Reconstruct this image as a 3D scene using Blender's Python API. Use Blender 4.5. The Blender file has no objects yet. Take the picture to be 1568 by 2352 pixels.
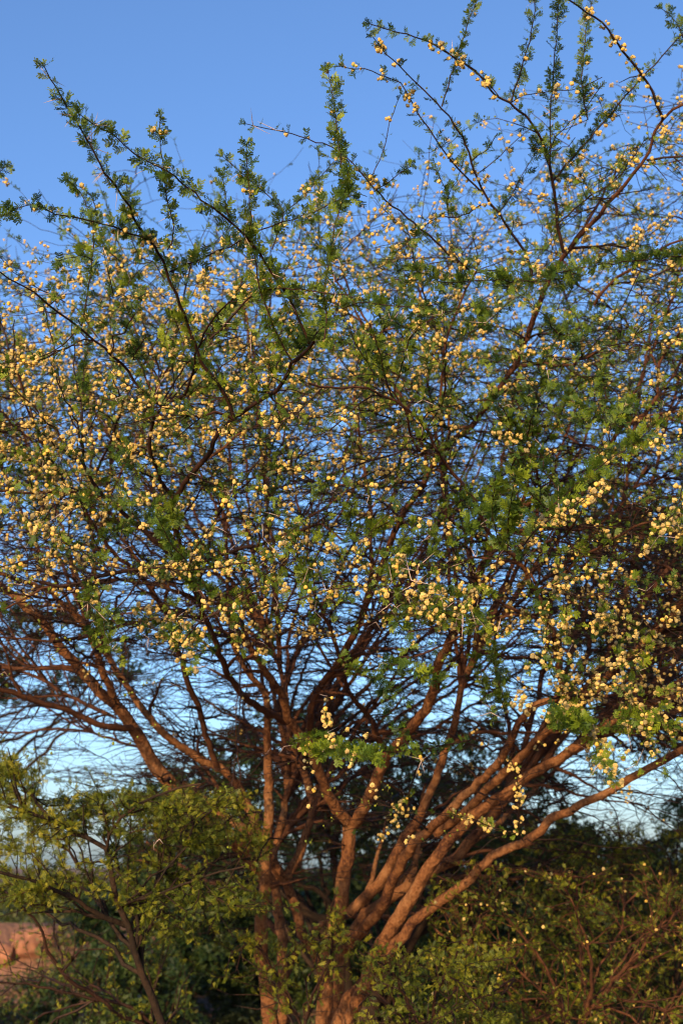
import bpy, math, random
import numpy as np
from mathutils import Vector
from mathutils.kdtree import KDTree

R = math.radians
scene = bpy.context.scene
COL = scene.collection
rng = np.random.default_rng(7)
random.seed(7)

# ------------------------------------------------------------------ camera
CAM = np.array([0.0, 0.0, 1.6])
PITCH = R(14.0)
F = 50.0 / 36.0 * 2352.0            # focal length, in units of a 1568 x 2352 frame
cd = bpy.data.cameras.new('camera')
cam = bpy.data.objects.new('camera', cd); COL.objects.link(cam)
cam.location = CAM; cam.rotation_euler = (math.pi / 2 + PITCH, 0, 0)
cd.sensor_fit = 'VERTICAL'; cd.sensor_height = 36.0; cd.sensor_width = 24.0; cd.lens = 50.0
cd.clip_start = 0.05; cd.clip_end = 3000
cd.dof.use_dof = True; cd.dof.focus_distance = 3.15; cd.dof.aperture_fstop = 5.6; cd.dof.aperture_blades = 9
scene.camera = cam
scene.cycles.pixel_filter_type = 'BLACKMAN_HARRIS'; scene.cycles.filter_width = 1.1

# ------------------------------------------------------------------ sky and sun
SUN_EL, SUN_AZ = R(13.0), R(-20.0)   # azimuth off the axis behind the camera, negative = from the left
sdir = np.array([math.sin(SUN_AZ) * math.cos(SUN_EL), -math.cos(SUN_AZ) * math.cos(SUN_EL), math.sin(SUN_EL)])
w = bpy.data.worlds.new('World'); scene.world = w; w.use_nodes = True
nt = w.node_tree; nt.nodes.clear()
sky = nt.nodes.new('ShaderNodeTexSky'); sky.sky_type = 'NISHITA'; sky.sun_disc = False
sky.sun_elevation = SUN_EL; sky.sun_rotation = math.atan2(sdir[0], sdir[1])
sky.altitude = 900; sky.air_density = 1.0; sky.dust_density = 3.0; sky.ozone_density = 5.0
bg = nt.nodes.new('ShaderNodeBackground'); bg.inputs['Strength'].default_value = 0.15
wo = nt.nodes.new('ShaderNodeOutputWorld')
gm = nt.nodes.new('ShaderNodeGamma'); gm.inputs['Gamma'].default_value = 1.0
tn = nt.nodes.new('ShaderNodeMix'); tn.data_type = 'RGBA'; tn.blend_type = 'MULTIPLY'; tn.inputs[0].default_value = 1.0
tn.inputs[7].default_value = (1.70, 1.53, 1.50, 1)
nt.links.new(sky.outputs[0], gm.inputs[0]); nt.links.new(gm.outputs[0], tn.inputs[6]); nt.links.new(tn.outputs[2], bg.inputs[0]); nt.links.new(bg.outputs[0], wo.inputs[0])
sl = bpy.data.lights.new('sun', 'SUN'); sun = bpy.data.objects.new('sun', sl); COL.objects.link(sun)
sl.energy = 5.0; sl.angle = R(0.6); sl.color = (1.0, 0.70, 0.38)
sun.rotation_euler = Vector(sdir).to_track_quat('Z', 'Y').to_euler(); sun.location = (-3, -8, 6)
vs = scene.view_settings
vs.view_transform = 'Standard'; vs.look = 'None'; vs.gamma = 1.0; vs.use_curve_mapping = False; vs.exposure = 0.38

# ------------------------------------------------------------------ helpers
def P(u, v, Y):
    """world point seen at (u, v) of the 1568 x 2352 frame, Y metres ahead"""
    u = np.asarray(u, float); v = np.asarray(v, float); Y = np.asarray(Y, float)
    a = (u - 784) / F; b = (1176 - v) / F
    dy = math.cos(PITCH) - b * math.sin(PITCH); dz = math.sin(PITCH) + b * math.cos(PITCH)
    return np.stack([CAM[0] + a / dy * Y, CAM[1] + Y, CAM[2] + dz / dy * Y], -1)

def proj(p):
    d = p - CAM
    z = d[..., 1] * math.cos(PITCH) + d[..., 2] * math.sin(PITCH)
    y = -d[..., 1] * math.sin(PITCH) + d[..., 2] * math.cos(PITCH)
    z = np.maximum(z, 1e-3)
    return 784 + d[..., 0] / z * F, 1176 - y / z * F, z

def norm(a):
    return a / np.maximum(np.linalg.norm(a, axis=-1, keepdims=True), 1e-9)

def tag(o, label=None, cat=None, group=None, kind=None):
    for k, x in (('label', label), ('category', cat), ('group', group), ('kind', kind)):
        if x: o[k] = x
    return o

def link(name, data, parent=None, mat=None, kind=None):
    o = bpy.data.objects.new(name, data); COL.objects.link(o)
    if parent is not None: o.parent = parent
    if kind: o['kind'] = kind
    return o

def mesh_arrays(name, V, Q, mats, smooth=True, midx=None, T=None):
    me = bpy.data.meshes.new(name)
    V = np.asarray(V, np.float32); Q = np.asarray(Q, np.int32).reshape(-1, 4)
    T = np.zeros((0, 3), np.int32) if T is None else np.asarray(T, np.int32).reshape(-1, 3)
    me.vertices.add(len(V)); me.vertices.foreach_set('co', V.ravel())
    nl = len(Q) * 4 + len(T) * 3
    me.loops.add(nl); me.loops.foreach_set('vertex_index', np.concatenate([Q.ravel(), T.ravel()]))
    me.polygons.add(len(Q) + len(T))
    ls = np.concatenate([np.arange(len(Q)) * 4, len(Q) * 4 + np.arange(len(T)) * 3]).astype(np.int32)
    me.polygons.foreach_set('loop_start', ls)
    if midx is not None: me.polygons.foreach_set('material_index', np.asarray(midx, np.int32))
    me.polygons.foreach_set('use_smooth', np.full(len(Q) + len(T), smooth))
    for m in (mats if isinstance(mats, (list, tuple)) else [mats]): me.materials.append(m)
    me.update(calc_edges=True); me.validate(clean_customdata=False)
    return me

def tube_arrays(paths, sides, off=0):
    """paths: list of (pts, radii)"""
    ang = np.linspace(0, 2 * math.pi, sides, endpoint=False)
    ca, sa = np.cos(ang), np.sin(ang)
    Vs, Qs = [], []; n0 = off
    base = np.arange(sides); nxt = (base + 1) % sides
    for pts, rad in paths:
        t = np.empty_like(pts); t[1:-1] = pts[2:] - pts[:-2]; t[0] = pts[1] - pts[0]; t[-1] = pts[-1] - pts[-2]
        t = norm(t)
        ax = np.abs(t.mean(0)); ref = np.zeros(3); ref[int(np.argmin(ax))] = 1
        a = norm(np.cross(t, ref)); b = np.cross(t, a)
        ring = pts[:, None] + rad[:, None, None] * (ca[None, :, None] * a[:, None] + sa[None, :, None] * b[:, None])
        n = len(pts)
        Vs.append(ring.reshape(-1, 3))
        i = (np.arange(n - 1) * sides)[:, None]
        q = np.stack([i + base, i + nxt, i + nxt + sides, i + base + sides], -1).reshape(-1, 4) + n0
        Qs.append(q); n0 += n * sides
    return np.concatenate(Vs), np.concatenate(Qs)

def smooth_path(pts, rad, step):
    """Catmull-Rom through the points, resampled about every step metres"""
    pts = np.asarray(pts, float); rad = np.asarray(rad, float)
    ext = np.vstack([2 * pts[0] - pts[1], pts, 2 * pts[-1] - pts[-2]])
    er = np.concatenate([[rad[0]], rad, [rad[-1]]])
    out, ro = [], []
    for i in range(1, len(ext) - 2):
        L = np.linalg.norm(ext[i + 1] - ext[i]); n = max(1, int(L / step))
        s = np.arange(n)[:, None] / n
        p0, p1, p2, p3 = ext[i - 1], ext[i], ext[i + 1], ext[i + 2]
        out.append(.5 * (2 * p1 + (p2 - p0) * s + (2 * p0 - 5 * p1 + 4 * p2 - p3) * s**2 + (3 * p1 - p0 - 3 * p2 + p3) * s**3))
        ro.append(er[i] + (er[i + 1] - er[i]) * s[:, 0])
    out.append(ext[-2][None]); ro.append(er[-2:-1])
    return np.concatenate(out), np.concatenate(ro)

# ------------------------------------------------------------------ materials
def mat(name, build):
    m = bpy.data.materials.new(name); m.use_nodes = True
    n = m.node_tree.nodes; n.clear()
    build(m.node_tree, n, m.node_tree.links)
    return m

def ramp(n, stops):
    r = n.new('ShaderNodeValToRGB'); e = r.color_ramp.elements
    while len(e) < len(stops): e.new(.5)
    for k, (p, c) in zip(e, stops): k.position = p; k.color = (*c, 1)
    return r

def bark(name, stops, scale=30, bump=.5, rough=.85, dist=.004):
    def f(t, n, l):
        tc = n.new('ShaderNodeTexCoord')
        a = n.new('ShaderNodeTexNoise'); a.inputs['Scale'].default_value = scale * .25; a.inputs['Detail'].default_value = 8; a.inputs['Roughness'].default_value = .65
        mp = n.new('ShaderNodeMapping'); mp.inputs['Scale'].default_value = (1, 1, .45)
        b = n.new('ShaderNodeTexVoronoi'); b.inputs['Scale'].default_value = scale * 2.2
        c = n.new('ShaderNodeTexNoise'); c.inputs['Scale'].default_value = scale * 4; c.inputs['Detail'].default_value = 5
        l.new(tc.outputs['Object'], a.inputs[0]); l.new(tc.outputs['Object'], mp.inputs[0]); l.new(mp.outputs[0], b.inputs['Vector']); l.new(tc.outputs['Object'], c.inputs[0])
        mx = n.new('ShaderNodeMath'); mx.operation = 'MULTIPLY_ADD'; mx.inputs[1].default_value = .35
        l.new(c.outputs[0], mx.inputs[0]); l.new(a.outputs[0], mx.inputs[2])
        sb = n.new('ShaderNodeMath'); sb.operation = 'SUBTRACT'; sb.inputs[1].default_value = .17; l.new(mx.outputs[0], sb.inputs[0])
        r = ramp(n, stops); l.new(sb.outputs[0], r.inputs[0])
        hs = n.new('ShaderNodeMath'); hs.operation = 'ADD'; l.new(c.outputs[0], hs.inputs[0]); l.new(b.outputs['Distance'], hs.inputs[1])
        bp = n.new('ShaderNodeBump'); bp.inputs['Strength'].default_value = bump; bp.inputs['Distance'].default_value = dist; l.new(hs.outputs[0], bp.inputs['Height'])
        p = n.new('ShaderNodeBsdfPrincipled'); p.inputs['Roughness'].default_value = rough; p.inputs['Specular IOR Level'].default_value = .2
        l.new(r.outputs[0], p.inputs['Base Color']); l.new(bp.outputs[0], p.inputs['Normal'])
        o = n.new('ShaderNodeOutputMaterial'); l.new(p.outputs[0], o.inputs[0])
    return mat(name, f)

def leafy(name, stops, trans=.22, gain=1.6, scale=3.0, rough=.5):
    def f(t, n, l):
        g = n.new('ShaderNodeNewGeometry'); oi = n.new('ShaderNodeObjectInfo')
        a = n.new('ShaderNodeTexNoise'); a.inputs['Scale'].default_value = scale; a.inputs['Detail'].default_value = 3
        l.new(g.outputs['Position'], a.inputs[0])
        m1 = n.new('ShaderNodeMath'); m1.operation = 'MULTIPLY_ADD'; m1.inputs[1].default_value = .45
        l.new(oi.outputs['Random'], m1.inputs[0]); l.new(a.outputs[0], m1.inputs[2])
        m2 = n.new('ShaderNodeMath'); m2.operation = 'SUBTRACT'; m2.inputs[1].default_value = .22; l.new(m1.outputs[0], m2.inputs[0])
        r = ramp(n, stops); l.new(m2.outputs[0], r.inputs[0])
        d = n.new('ShaderNodeBsdfPrincipled'); d.inputs['Roughness'].default_value = rough; d.inputs['Specular IOR Level'].default_value = .25
        l.new(r.outputs[0], d.inputs['Base Color'])
        v = n.new('ShaderNodeVectorMath'); v.operation = 'SCALE'; v.inputs['Scale'].default_value = gain; l.new(r.outputs[0], v.inputs[0])
        tr = n.new('ShaderNodeBsdfTranslucent'); l.new(v.outputs[0], tr.inputs[0])
        mx = n.new('ShaderNodeMixShader'); mx.inputs[0].default_value = trans
        l.new(d.outputs[0], mx.inputs[1]); l.new(tr.outputs[0], mx.inputs[2])
        o = n.new('ShaderNodeOutputMaterial'); l.new(mx.outputs[0], o.inputs[0])
    return mat(name, f)

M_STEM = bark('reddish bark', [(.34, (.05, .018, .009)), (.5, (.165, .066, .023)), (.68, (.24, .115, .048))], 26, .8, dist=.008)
M_LIMB = bark('limb bark', [(.25, (.03, .012, .007)), (.5, (.070, .027, .012)), (.8, (.15, .06, .025))], 60, .6, dist=.002)  # darker bark than the stems, lowered further to stand for missing crown shade
M_TWIG = bark('young twig bark', [(.3, (.010, .005, .004)), (.55, (.028, .012, .007)), (.8, (.065, .028, .014))], 60, .2, .6, dist=.001)  # dark young bark, albedo lowered further to put the crown's inner shade into colour
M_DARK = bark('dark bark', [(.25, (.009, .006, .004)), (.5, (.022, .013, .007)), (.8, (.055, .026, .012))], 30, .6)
M_LEAF = leafy('acacia leaf', [(.2, (.018, .045, .008)), (.5, (.066, .115, .009)), (.8, (.18, .23, .012))])
M_LEAF2 = leafy('shrub leaf', [(.2, (.03, .05, .008)), (.5, (.10, .125, .010)), (.8, (.24, .22, .014))], .3)
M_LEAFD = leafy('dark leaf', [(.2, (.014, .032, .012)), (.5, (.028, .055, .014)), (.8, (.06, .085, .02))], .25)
M_SCRUB = leafy('scrub leaf', [(.2, (.03, .04, .014)), (.5, (.06, .075, .022)), (.8, (.12, .115, .035))], .25, scale=.6)
M_FLOWER = leafy('flower filament', [(.15, (.20, .18, .10)), (.35, (.38, .29, .12)), (.5, (.62, .44, .125)), (.9, (.76, .57, .22))], .25, 1.1, 9.0, .8)
M_FLOWER2 = leafy('yellow flower filament', [(.1, (.75, .45, .06)), (.9, (.82, .6, .16))], .25, 1.1, 9.0, .8)
M_BUD = leafy('flower bud', [(.2, (.07, .11, .015)), (.8, (.26, .30, .03))], .1, 1, 9.0)
M_THORN = bark('thorn', [(.3, (.42, .30, .24)), (.8, (.62, .50, .42))], 60, .1, .4, .001)

# ------------------------------------------------------------------ small organs
def leaf_mesh(name, pairs, L, W, m, seed, leaflets=5):
    """a twice-divided leaf: rachis along +Z, pinnae each made of little leaflets"""
    r = random.Random(seed); V, Q = [], []
    def quad(a, b, c, d): i = len(V); V.extend([a, b, c, d]); Q.append((i, i + 1, i + 2, i + 3))
    def strip(a, b, wd):
        d = Vector(b) - Vector(a); s = d.cross(Vector((0, 1, .2))).normalized() * wd
        quad(tuple(Vector(a) - s), tuple(Vector(a) + s), tuple(Vector(b) + s), tuple(Vector(b) - s))
    bend = r.uniform(-.25, .25)
    ax = lambda z: Vector((0, bend * z * z / L, z))
    strip(ax(0), ax(L), .0005)
    for k in range(pairs):
        z = L * (.12 + .88 * k / max(1, pairs - 1)); base = ax(z)
        for s in (-1, 1):
            pl = W * (1 - .18 * abs(k - pairs * .45)) * r.uniform(.8, 1.15)
            th = R(r.uniform(38, 62)); fold = r.uniform(-.35, .35)
            d = Vector((s * math.sin(th), fold, math.cos(th))).normalized()
            nrm = Vector((0, 1, 0)); side = d.cross(nrm).normalized()
            for j in range(leaflets):
                c = base + d * pl * (.12 + .88 * j / leaflets)
                lw = pl / leaflets * .85; ll = pl * (.19 if j < leaflets - 1 else .2) * r.uniform(.85, 1.15)
                for q in (-1, 1):
                    e = (side * q + d * .55).normalized() * ll + nrm * r.uniform(-.1, .1) * ll
                    quad(tuple(c - d * lw * .5), tuple(c + d * lw * .6), tuple(c + e + d * lw * .35), tuple(c + e - d * lw * .3))
    return mesh_arrays(name, V, Q, m, smooth=False)

def spray_mesh(name, n, rad, m, seed, L=.03, W=.016):
    """a rough clump of leaves, for plants further off"""
    r = random.Random(seed); V, Q = [], []
    for k in range(n):
        c = Vector((r.gauss(0, rad * .6), r.gauss(0, rad * .6), r.gauss(0, rad * .32)))
        d = Vector((r.gauss(0, 1), r.gauss(0, 1), r.gauss(.2, .6))).normalized()
        s = d.cross(Vector((r.gauss(0, 1), r.gauss(0, 1), r.gauss(0, 1)))).normalized()
        for j in range(2):
            a = c + d * L * j * .5; e = s * W * (.5 if j == 0 else .4); i = len(V)
            V += [tuple(a - e * .5), tuple(a + e), tuple(a + d * L * .6 + e * .5), tuple(a + d * L * .5 - e)]
            Q.append((i, i + 1, i + 2, i + 3))
    return mesh_arrays(name, V, Q, m, smooth=False)

def ico(sub):
    import bmesh
    bm = bmesh.new(); bmesh.ops.create_icosphere(bm, subdivisions=sub, radius=1)
    V = np.array([v.co[:] for v in bm.verts]); T = np.array([[v.index for v in f.verts] for f in bm.faces]); bm.free()
    return V, T

def ball_mesh(name, rad, ped, rough, mats, sub, seed):
    V, T = ico(sub); r = np.random.default_rng(seed)
    V = V * (rad * (1 + r.uniform(-rough, rough, (len(V), 1)))) + np.array([0, 0, ped + rad * .8])
    pv, pq = tube_arrays([(np.array([[0, 0, 0], [ped * .1, 0, ped * .5], [0, 0, ped + rad * .3]]), np.array([.0005, .0004, .0005]))], 3, len(V))
    midx = [1] * len(pq) + [0] * len(T)
    return mesh_arrays(name, np.vstack([V, pv]), pq, mats, smooth=False, midx=midx, T=T)

def thorn_mesh(name, L, r0, spread):
    ps = []
    for s in (-1, 1):
        d = np.array([s * math.sin(spread), 0, math.cos(spread)])
        t = np.linspace(0, 1, 4)[:, None]
        ps.append((d * L * t + np.array([0, .06 * L, 0]) * t**2, r0 * np.array([1, .9, .6, .05])))
    V, Q = tube_arrays(ps, 4)
    return mesh_arrays(name, V, Q, M_THORN)

LEAVES = [leaf_mesh('leaf_%d' % i, 4 + i % 3, .018 + .004 * (i % 3), .0125, M_LEAF, 10 + i) for i in range(4)]
LEAVES_SH = [leaf_mesh('shrub_leaf_%d' % i, 6 + i % 2, .034, .0135, M_LEAF2, 30 + i) for i in range(3)]
SPRAY_D = [spray_mesh('spray_%d' % i, 16, .05, M_LEAFD, 50 + i) for i in range(3)]
SPRAY_S = [spray_mesh('scrub_spray_%d' % i, 60, .16, M_SCRUB, 60 + i, .04, .028) for i in range(3)]
BALLS = [ball_mesh('ball_%d' % i, {0:.0046, 1:.0052, 2:.0057}[i], .009, .27, [M_FLOWER, M_BUD], 2, 70 + i) for i in range(3)] + [ball_mesh('ball_y', .0050, .009, .24, [M_FLOWER2, M_BUD], 2, 78)]
BUDS = [ball_mesh('bud_%d' % i, .0026 + .0006 * i, .009, .05, [M_BUD, M_BUD], 1, 80 + i) for i in range(2)]
THORNS = [thorn_mesh('thorn_%d' % i, .036 + .010 * i, .0011, R(32 + 14 * i)) for i in range(3)]

def quats(dirs, spin):
    """turns +Z to dirs, after a turn by spin about Z"""
    d = norm(dirs)
    q = np.stack([1 + d[:, 2], -d[:, 1], d[:, 0], np.zeros(len(d))], -1)   # w, x, y, z
    bad = q[:, 0] < 1e-4; q[bad] = (0, 1, 0, 0)
    q = q / np.linalg.norm(q, axis=1, keepdims=True)
    c, s = np.cos(spin / 2), np.sin(spin / 2)
    w0, x, y, z = q.T
    return np.stack([w0 * c - z * s, x * c + y * s, y * c - x * s, w0 * s + z * c], -1)

def scatter(name, parent, pos, q, scl, idx, sources):
    """one object: copies of the source meshes on points, by geometry nodes"""
    if len(pos) == 0: return None
    me = bpy.data.meshes.new(name); me.vertices.add(len(pos)); me.vertices.foreach_set('co', np.asarray(pos, np.float32).ravel())
    a = me.attributes.new('turn', 'QUATERNION', 'POINT'); a.data.foreach_set('value', np.asarray(q, np.float32).ravel())
    a = me.attributes.new('size', 'FLOAT', 'POINT'); a.data.foreach_set('value', np.asarray(scl, np.float32))
    a = me.attributes.new('which', 'INT', 'POINT'); a.data.foreach_set('value', np.asarray(idx, np.int32))
    o = link(name, me, parent, kind='stuff')
    g = bpy.data.node_groups.new(name + '_nodes', 'GeometryNodeTree')
    g.interface.new_socket('Geometry', in_out='INPUT', socket_type='NodeSocketGeometry')
    g.interface.new_socket('Geometry', in_out='OUTPUT', socket_type='NodeSocketGeometry')
    N, Lk = g.nodes, g.links
    gi, go = N.new('NodeGroupInput'), N.new('NodeGroupOutput')
    jn = N.new('GeometryNodeJoinGeometry')
    for s in reversed(sources):
        oi = N.new('GeometryNodeObjectInfo'); oi.inputs['Object'].default_value = s; oi.inputs['As Instance'].default_value = True
        oi.transform_space = 'ORIGINAL'; Lk.new(oi.outputs['Geometry'], jn.inputs[0])
    ip = N.new('GeometryNodeInstanceOnPoints'); ip.inputs['Pick Instance'].default_value = True
    def attr(nm, ty):
        x = N.new('GeometryNodeInputNamedAttribute'); x.data_type = ty; x.inputs['Name'].default_value = nm; return x.outputs['Attribute']
    Lk.new(gi.outputs[0], ip.inputs['Points']); Lk.new(jn.outputs[0], ip.inputs['Instance'])
    Lk.new(attr('which', 'INT'), ip.inputs['Instance Index']); Lk.new(attr('turn', 'QUATERNION'), ip.inputs['Rotation']); Lk.new(attr('size', 'FLOAT'), ip.inputs['Scale'])
    Lk.new(ip.outputs[0], go.inputs[0])
    md = o.modifiers.new('scatter', 'NODES'); md.node_group = g
    return o

def place_organs(part, stuff, parent, pos, dirs, scl, meshes, n_single, idx=None):
    """the n_single that show largest become parts of their own, the rest one stuff part"""
    n = len(pos)
    if n == 0: return
    q = quats(dirs, rng.uniform(0, 2 * math.pi, n))
    if idx is None: idx = rng.integers(0, len(meshes), n)
    u, v, z = proj(pos)
    inside = (u > 4) & (u < 1564) & (v > 4) & (v < 2348)
    score = np.where(inside, scl / z, -1)
    order = np.argsort(-score)
    one = order[:n_single]
    need = {}
    for j, i in enumerate(one):
        o = link(part, meshes[idx[i]], parent)
        o.location = pos[i]; o.rotation_mode = 'QUATERNION'; o.rotation_quaternion = q[i]; o.scale = (scl[i],) * 3
        need.setdefault(int(idx[i]), o)
    for k in range(len(meshes)):
        if k not in need:
            o = link(part, meshes[k], parent); o.location = pos[order[0]]; o.scale = (scl[order[0]],) * 3; need[k] = o
    rest = order[n_single:]
    scatter(stuff, parent, pos[rest], q[rest], scl[rest], idx[rest], [need[k] for k in range(len(meshes))])

# ------------------------------------------------------------------ growing branches
class Plant:
    def __init__(s):
        s.pts, s.tan, s.rad = [], [], []
    def add(s, pts, rad):
        t = np.empty_like(pts); t[1:-1] = pts[2:] - pts[:-2]; t[0] = pts[1] - pts[0]; t[-1] = pts[-1] - pts[-2]
        s.pts.append(pts); s.tan.append(norm(t)); s.rad.append(rad)
    def arrays(s):
        return np.concatenate(s.pts), np.concatenate(s.tan), np.concatenate(s.rad)
    def grow(s, targets, rmax, rtip, step, wig, maxlen, pull=.9, knear=30, minlen=.03, flat=0.):
        """each target is reached from the best node there is by a curve that leaves it along its direction of growth"""
        P0, T0, R0 = s.arrays()
        ok = np.arange(len(P0))
        kd = KDTree(len(P0))
        for i in ok: kd.insert(P0[i], i)
        kd.balance(); out = []
        for t in targets:
            c = [x[1] for x in kd.find_n(t, knear)]
            d = t - P0[c]; L = np.linalg.norm(d, axis=1) + 1e-6
            cs = (d * T0[c]).sum(1) / L
            j = int(np.argmin((L + flat * np.abs(d[:, 2])) * (1 + pull * (1 - cs)))); i = c[j]; l = L[j]
            if l > maxlen or l < minlen: 
                if l < minlen: continue
                t = P0[i] + d[j] * (maxlen / l); l = maxlen
            dj = (t - P0[i]) / l
            m0 = norm(T0[i] * .55 + dj * .55 + rng.normal(0, .15 if maxlen > 1 else .25, 3)) * l
            m1 = norm(dj * 1.0 + T0[i] * .15 + np.array([0, 0, .30 if t[2] > 3.0 else .02])) * l
            n = max(3, int(l / step) + 1); x = np.linspace(0, 1, n)[:, None]
            pts = (2*x**3 - 3*x**2 + 1) * P0[i] + (x**3 - 2*x**2 + x) * m0 + (-2*x**3 + 3*x**2) * t + (x**3 - x**2) * m1
            w_ = rng.normal(0, wig, (n, 3)); w_[0] = 0
            pts = pts + w_
            r0 = min(rmax, R0[i] * .72)
            rr = r0 + (min(rtip, r0 * .8) - r0) * x[:, 0]**.8
            out.append((pts, rr))
        for p, r in out: s.add(p, r)
        return out

c1 = lambda x, y: (x / 2, 94 + y / 2)
c2 = lambda x, y: (784 + x / 2, y / 2)
c3 = lambda x, y: (x / 2, 784 + y / 2)
c4 = lambda x, y: (784 + x / 2, 784 + y / 2)
z2 = lambda x, y: (502 + x * .28, 1882 + y * .28)
z1 = lambda x, y: (502 + x * .36, 1505 + y * .36)
ident = lambda x, y: (x, y)

def trace(f, pts, Y0, Y1, w0, w1, ypow=1.0, step=.035, wig=.0025):
    """a limb laid through seen points, from depth Y0 to Y1, of seen width w0 to w1"""
    uv = np.array([f(*p) for p in pts], float)
    s = np.concatenate([[0], np.cumsum(np.linalg.norm(np.diff(uv, axis=0), axis=1))]); s /= s[-1]
    Y = Y0 + (Y1 - Y0) * s**ypow
    p = P(uv[:, 0], uv[:, 1], Y)
    rad = (w0 + (w1 - w0) * s) / 2 * Y / F
    p, rad = smooth_path(p, rad, step)
    if wig:
        w_ = rng.normal(0, wig, p.shape); w_[0] = 0; p = p + w_
    return p, rad

def lumpy(p, rad, amp):
    n = len(p); k = np.convolve(rng.normal(0, 1, n + 4), np.ones(5) / 2.2, 'valid')
    return p, rad * (1 + amp * np.clip(k, -2, 2))

# ------------------------------------------------------------------ ground
def ground():
    n = 110
    xs = np.sinh(np.linspace(-5.2, 5.2, n)) * 9.0; ys = np.concatenate([np.linspace(-30, 40, 90), 40 + (np.geomspace(1, 1500, 40) - 1)])
    X, Yy = np.meshgrid(xs, ys); 
    Z = .05 * np.sin(X * 1.1 + 1) * np.cos(Yy * .9) + .03 * np.sin(X * 3.1 + Yy * 2.3)
    Z += 1.05 * np.exp(-((X + 3.6) / 2.4)**4 - ((Yy - 17.5) / 1.1)**2) * (1 + .12 * np.sin(X * 4.3) * np.sin(X * 9 + Yy * 5)) + .35 * np.exp(-((X + 2.3) / 1.3)**2 - ((Yy - 14.8) / .8)**2) + .35 * np.exp(-((X - 1.6) / 2.)**2 - ((Yy - 15.5) / 1.2)**2)
    Z = Z * np.clip((np.hypot(X, Yy - 6) - 1.0) / 2, 0, 1)
    V = np.stack([X, Yy, Z], -1).reshape(-1, 3); m, k = X.shape
    i = np.arange(m * k).reshape(m, k)
    Q = np.stack([i[:-1, :-1], i[:-1, 1:], i[1:, 1:], i[1:, :-1]], -1).reshape(-1, 4)
    def f(t, nn, l):
        g = nn.new('ShaderNodeNewGeometry')
        a = nn.new('ShaderNodeTexNoise'); a.inputs['Scale'].default_value = .7; a.inputs['Detail'].default_value = 8
        b = nn.new('ShaderNodeTexNoise'); b.inputs['Scale'].default_value = 14; b.inputs['Detail'].default_value = 8
        l.new(g.outputs['Position'], a.inputs[0]); l.new(g.outputs['Position'], b.inputs[0])
        r = ramp(nn, [(.3, (.16, .085, .045)), (.5, (.30, .14, .075)), (.7, (.36, .19, .12))]); l.new(a.outputs[0], r.inputs[0])
        r2 = ramp(nn, [(.3, (.5, .5, .5)), (.7, (1, 1, 1))]); l.new(b.outputs[0], r2.inputs[0])
        mx = nn.new('ShaderNodeMix'); mx.data_type = 'RGBA'; mx.blend_type = 'MULTIPLY'; mx.inputs[0].default_value = 1
        l.new(r.outputs[0], mx.inputs[6]); l.new(r2.outputs[0], mx.inputs[7])
        bp = nn.new('ShaderNodeBump'); bp.inputs['Strength'].default_value = .8; bp.inputs['Distance'].default_value = .04; l.new(b.outputs[0], bp.inputs['Height'])
        p = nn.new('ShaderNodeBsdfPrincipled'); p.inputs['Roughness'].default_value = .95
        l.new(mx.outputs[2], p.inputs['Base Color']); l.new(bp.outputs[0], p.inputs['Normal'])
        o = nn.new('ShaderNodeOutputMaterial'); l.new(p.outputs[0], o.inputs[0])
    link('ground', mesh_arrays('ground', V, Q, mat('red soil', f)), kind='structure')
ground()

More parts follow.
